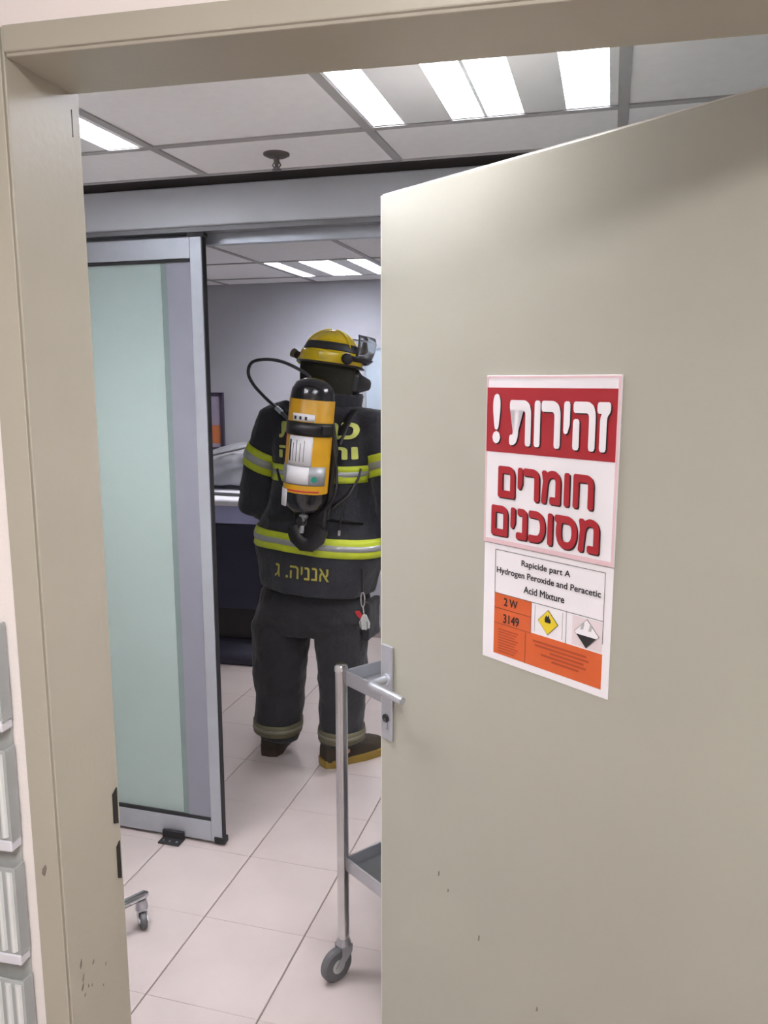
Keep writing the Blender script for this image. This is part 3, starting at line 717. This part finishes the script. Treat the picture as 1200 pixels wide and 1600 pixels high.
# flipped-up clear visor, bracket, breathing mask
va = math.radians(66)
q = MB(); q.loft([hring(z, rx, ry, 30, -va, va, False) for z, rx, ry in ((.060, .145, .165), (.095, .148, .175), (.130, .142, .178), (.150, .134, .172))], cap=False, closed=False)
vs = q.build('visor', 'visor', hm, True); s_ = vs.modifiers.new('t', 'SOLIDIFY'); s_.thickness = .0025
q = MB(); q.loft([hring(z, rx, ry, 30, -va*1.1, va*1.1, False) for z, rx, ry in ((.048, .128, .150), (.064, .146, .168))], cap=False, closed=False)
vb = q.build('visor_rim', 'black_plastic', hm, True); s_ = vb.modifiers.new('t', 'SOLIDIFY'); s_.thickness = .006
MB().loft([[HM @ Vector((x*k, .118+e, z)) for x, z in ((-.035, .04), (.035, .04), (.042, .09), (.0, .135), (-.042, .09))] for e, k in ((0, 1), (.018, .9))]).build('front_shield', 'brown_black', hm)
MB().box((-.016, -.143, .066), (.020, -.131, .080), HM @ Matrix.Rotation(math.radians(-48), 4, 'Z')).build('name_strip', 'brown_black', hm)
for sx in (-1, 1): MB().ell((sx*.128, .03, .05), .014, .024, .022, HM).build('pivot', 'black_plastic', hm, True)
q = MB(); q.loft([[HM @ Vector((x*wd, y_, z*ht-.035)) for x, z in ((-1,-.6),(-.5,-1),(.5,-1),(1,-.6),(1,.5),(.6,1),(-.6,1),(-1,.5))] for y_, wd, ht in ((.070, .062, .062), (.105, .056, .056), (.128, .034, .036), (.165, .024, .022), (.172, .016, .014))])
q.build('breathing_mask', 'black_plastic', hm, 'auto', bevel=.004)
# lamp clamped on the rear left of the helmet
TM = HM @ Matrix.Rotation(math.radians(142), 4, 'Z') @ Matrix.Translation((0, .122, .035)) @ Matrix.Rotation(math.radians(-70), 4, 'X')
MB().lathe([(.013, 0), (.016, .012), (.016, .045), (.012, .055)], TM, 16).build('helmet_torch', 'brown_black', hm, 'auto')
MB().lathe([(.017, .050), (.019, .058), (.019, .066), (.012, .070)], TM, 16).build('torch_lens', 'cuff_band', hm, 'auto')
T2 = HM @ Matrix.Rotation(math.radians(152), 4, 'Z') @ Matrix.Translation((0, .135, .028)) @ Matrix.Rotation(math.radians(-90), 4, 'X')
MB().lathe([(.017, 0), (.018, .006), (.010, .009)], T2, 6).build('clamp', 'lime', hm)
MB().lathe([(.008, .009), (.008, .012)], T2, 8).build('clamp', 'ink', hm)

# keys and hook hanging from the coat's right side
kc = MB().box((.222, -.178, .80), (.232, -.174, .90)).build('key_strap', 'black_plastic', pe); KO = Vector((.085, .03, .03)); kc.location = KO
lp = [(.232+math.cos(a)*.008, -.180, .775+math.sin(a)*.030) for a in [2*PI*k/14 for k in range(14)]]
MB().tube(lp+[lp[0]], .003, 8).build('snap_hook', 'chrome', kc, 'auto')
MB().tube([(.233, -.181, .745), (.238, -.183, .715)], .003, 8).build('snap_hook', 'chrome', kc, 'auto')
MB().loft([[Vector((.218+x, -.184+e, .712+z)) for x, z in ((-.020, .012), (.0, .016), (.014, -.004), (.004, -.016), (-.010, -.006))] for e in (0, .004)]).build('red_tag', 'red_tag', kc)
MB().loft([[Vector((.240+x*k, -.188+e, .685+z)) for x, z in ((-.006, .030), (.008, .030), (.026, -.004), (.024, -.026), (.014, -.022), (.008, -.034), (.0, -.030), (-.008, -.034), (-.018, -.024), (-.022, -.002))] for e, k in ((0, 1), (.010, .9))]).build('key_bunch', 'plastic_grey', kc, bevel=.002)
for x in (.226, .254): MB().tube([(x, -.190, .69), (x+.003, -.191, .66)], .0022, 6).build('key_blade', 'chrome', kc)

# ================================================================== AIR CYLINDER SET
SOFF = Matrix.Rotation(PROT, 3, 'Z') @ Vector((.06, -.012, 0))
SR = empty('breathing_apparatus', Vector(PLOC)+SOFF, PROT, label='yellow air cylinder with black harness worn on the firefighter\'s back', category='air tank')
Ta, Tb = Vector((.064, -.262, 1.160)), Vector((.112, -.248, 1.672))
ax = (Tb-Ta).normalized(); TZ = ax.to_track_quat('Z', 'Y').to_matrix().to_4x4(); TMx = Matrix.Translation(Ta) @ TZ
R0 = .084
def tprof(z0, z1, r, m, nm, par, n=40): return MB().lathe([(r, z0), (r, z1)], TMx, n).build(nm, m, par, 'auto')
Ln = (Tb-Ta).length
cyl = MB().lathe([(.022, -.005), (.047, .005), (.071, .028), (.082, .055), (R0, .085), (R0, Ln-.075), (.080, Ln-.045), (.065, Ln-.018), (.035, Ln-.003), (.012, Ln)], TMx, 40).build('cylinder', 'black_gloss', SR, 'auto')
MB().lathe([(R0, .085), (R0+.0015, .086), (R0+.0015, Ln-.082), (R0, Ln-.080)], TMx, 40, False).build('yellow_wrap', 'tank_yellow', cyl, 'auto')
# wrapped labels: angle 0 faces the viewer (-y)
fx = (TZ.inverted() @ Vector((0, -1, 0))); f0 = math.atan2(fx.y, fx.x)
def wrap(nm, m, z0, z1, a0, a1, par, r=R0+.003, n=14):
    rg = [[TMx @ Vector((rr_*math.cos(f0+a0+(a1-a0)*k/n), rr_*math.sin(f0+a0+(a1-a0)*k/n), z)) for k in range(n+1)] for z, rr_ in ((z0, r), (z1, r))]
    o = MB().loft(rg, cap=False, closed=False).build(nm, m, par, True); s_ = o.modifiers.new('t', 'SOLIDIFY'); s_.thickness = .001; return o
wrap('label', 'label_white', .355, .382, -.42, .62, cyl)
wrap('label', 'label_white', .190, .300, -.52, .62, cyl)
for k in range(5): wrap('print_line', 'ink', .205, .285-(k % 2)*.012, -.42+.17*k-(.03 if k == 0 else .006), -.42+.17*k+(.05 if k == 0 else .012), cyl, R0+.0042, 3)
for k in range(3): wrap('print_line', 'ink', .360, .372, -.3+.25*k, -.2+.25*k, cyl, R0+.0042, 3)
wrap('silver_sleeve', 'silver_tape', .118, .190, -1.6, 1.4, cyl, R0+.0035, 30)
wrap('label', 'label_white', .122, .186, -.55, .55, cyl, R0+.0048, 14)
MB().lathe([(.011, 0), (.011, .002)], TMx @ Matrix.Rotation(f0+.80, 4, 'Z') @ Matrix.Translation((R0+.003, 0, .142)) @ Matrix.Rotation(PI/2, 4, 'Y'), 14).build('green_seal', 'teal', cyl)
wrap('label', 'label_white', .030, .096, -1.25, -.42, cyl, R0+.0035, 12)
wrap('red_print', 'red_tag', .092, .098, -.6, 1.1, cyl, R0+.003, 16)
wrap('red_print', 'red_tag', .20, .30, -1.30, -1.12, cyl, R0+.003, 4)
wrap('strap', 'black_plastic', .302, .352, -PI, PI, SR, R0+.006, 40)
MB().box((-.022, R0+.004, .312), (.022, R0+.014, .345), TMx @ Matrix.Rotation(f0-PI/2+1.15, 4, 'Z')).build('strap_buckle', 'black_plastic', SR, bevel=.003)
# valve and guard
MB().lathe([(.013, .0), (.016, -.012), (.016, -.040), (.011, -.05)], TMx, 16).build('valve_body', 'steel', SR, 'auto')
MB().lathe([(.017, 0), (.019, .006), (.019, .02), (.012, .026)], TMx @ Matrix.Translation((.0, 0, -.03)) @ Matrix.Rotation(f0, 4, 'Z') @ Matrix.Rotation(PI/2, 4, 'Y'), 10).build('hand_wheel', 'black_plastic', SR, 'auto')
MB().lathe([(.010, 0), (.012, -.02), (.009, -.03)], TMx @ Matrix.Translation((0, 0, -.048)), 12).build('valve_nut', 'chrome', SR, 'auto')
for s_ in (-1, 1): MB().tube([TMx @ Vector((s_*.012, 0, -.03)), TMx @ Vector((s_*.035, -.01, -.02)), TMx @ Vector((s_*.045, 0, .0))], .005, 8).build('valve_pipe', 'steel', SR, 'auto')
gd_ = [(-.075, 1.17), (-.066, 1.10), (-.05, 1.055), (-.02, 1.030), (.015, 1.030), (.05, 1.055), (.066, 1.10), (.075, 1.17)]
MB().loft([[Vector((.064+x, y_, z)) for x, z in gd_] for y_ in (-.215, -.190)]).build('back_plate', 'black_plastic', SR, bevel=.008)
MB().tube([Vector((.064+x*.98, -.235, z)) for x, z in gd_[1:-1]], .013, 10, flat=2.2).build('valve_guard', 'black_plastic', SR, 'auto')
MB().loft([[Vector((.085+x, y_, z)) for x, z in ((-.06, 1.12), (.05, 1.12), (.09, 1.40), (.07, 1.54), (-.05, 1.54), (-.075, 1.40))] for y_ in (-.192, -.168)]).build('back_plate', 'black_plastic', SR, bevel=.01)
# harness straps lying on the coat
def lay(pts, nm, wd=.018, th=.004):
    out = []
    for (x, z) in pts:
        h = JB.ray_cast(Vector((x+.06, -.6, z)), Vector((0, 1, 0)), 1.0); out.append((x, (h[0].y if h[0] else -.15)-.004+.012, z))
    MB().tube(out, wd, 10, up=(1, 0, 0), flat=th/wd).build(nm, 'black_plastic', SR, 'auto')
lay([(.0, 1.40), (-.02, 1.48), (-.035, 1.52), (-.045, 1.55)], 'shoulder_strap'); lay([(.15, 1.42), (.17, 1.48), (.18, 1.52), (.185, 1.545)], 'shoulder_strap')
lay([(.02, 1.16), (-.06, 1.20), (-.10, 1.26), (-.12, 1.31)], 'side_strap', .010); lay([(.125, 1.16), (.19, 1.22), (.215, 1.28), (.222, 1.32)], 'side_strap', .010)
lay([(-.0, 1.12), (-.08, 1.11), (-.15, 1.10)], 'waist_strap', .022); lay([(.12, 1.12), (.18, 1.11), (.24, 1.10)], 'waist_strap', .022)
# supply hoses
def spline(P, n=8):
    P = [Vector(p) for p in P]; out = []
    for i in range(len(P)-1):
        p0, p1, p2, p3 = P[max(i-1, 0)], P[i], P[i+1], P[min(i+2, len(P)-1)]
        for k in range(n):
            t_ = k/n; out.append(.5*((2*p1)+(p2-p0)*t_+(2*p0-5*p1+4*p2-p3)*t_**2+(3*p1-p0-3*p2+p3)*t_**3))
    return out+[P[-1]]
MB().tube(spline([(.02, -.185, 1.44), (-.02, -.175, 1.49), (-.085, -.165, 1.545), (-.160, -.150, 1.598), (-.216, -.140, 1.648), (-.240, -.135, 1.694), (-.225, -.13, 1.733), (-.172, -.125, 1.745), (-.105, -.118, 1.738), (-.038, -.112, 1.712), (.02, -.105, 1.675), (.06, -.10, 1.60)]), .0068, 12).build('supply_hose', 'hose', SR, True)
MB().tube([(-.075, -.166, 1.538), (-.10, -.162, 1.556)], .0095, 12).build('hose_fitting', 'steel', SR, 'auto')
MB().tube(spline([(.10, -.21, 1.14), (.17, -.21, 1.22), (.175, -.195, 1.30), (.165, -.19, 1.38), (.155, -.185, 1.44)]), .006, 10).build('pressure_hose', 'black_plastic', SR, True)
MB().tube(spline([(.20, -.185, 1.20), (.195, -.20, 1.14), (.185, -.20, 1.09)]), .004, 8).build('gauge_hose', 'black_plastic', SR, True)
MB().lathe([(.007, 0), (.008, -.012), (.004, -.022)], Matrix.Translation((.185, -.20, 1.09)), 10).build('gauge_fitting', 'chrome', SR, 'auto')
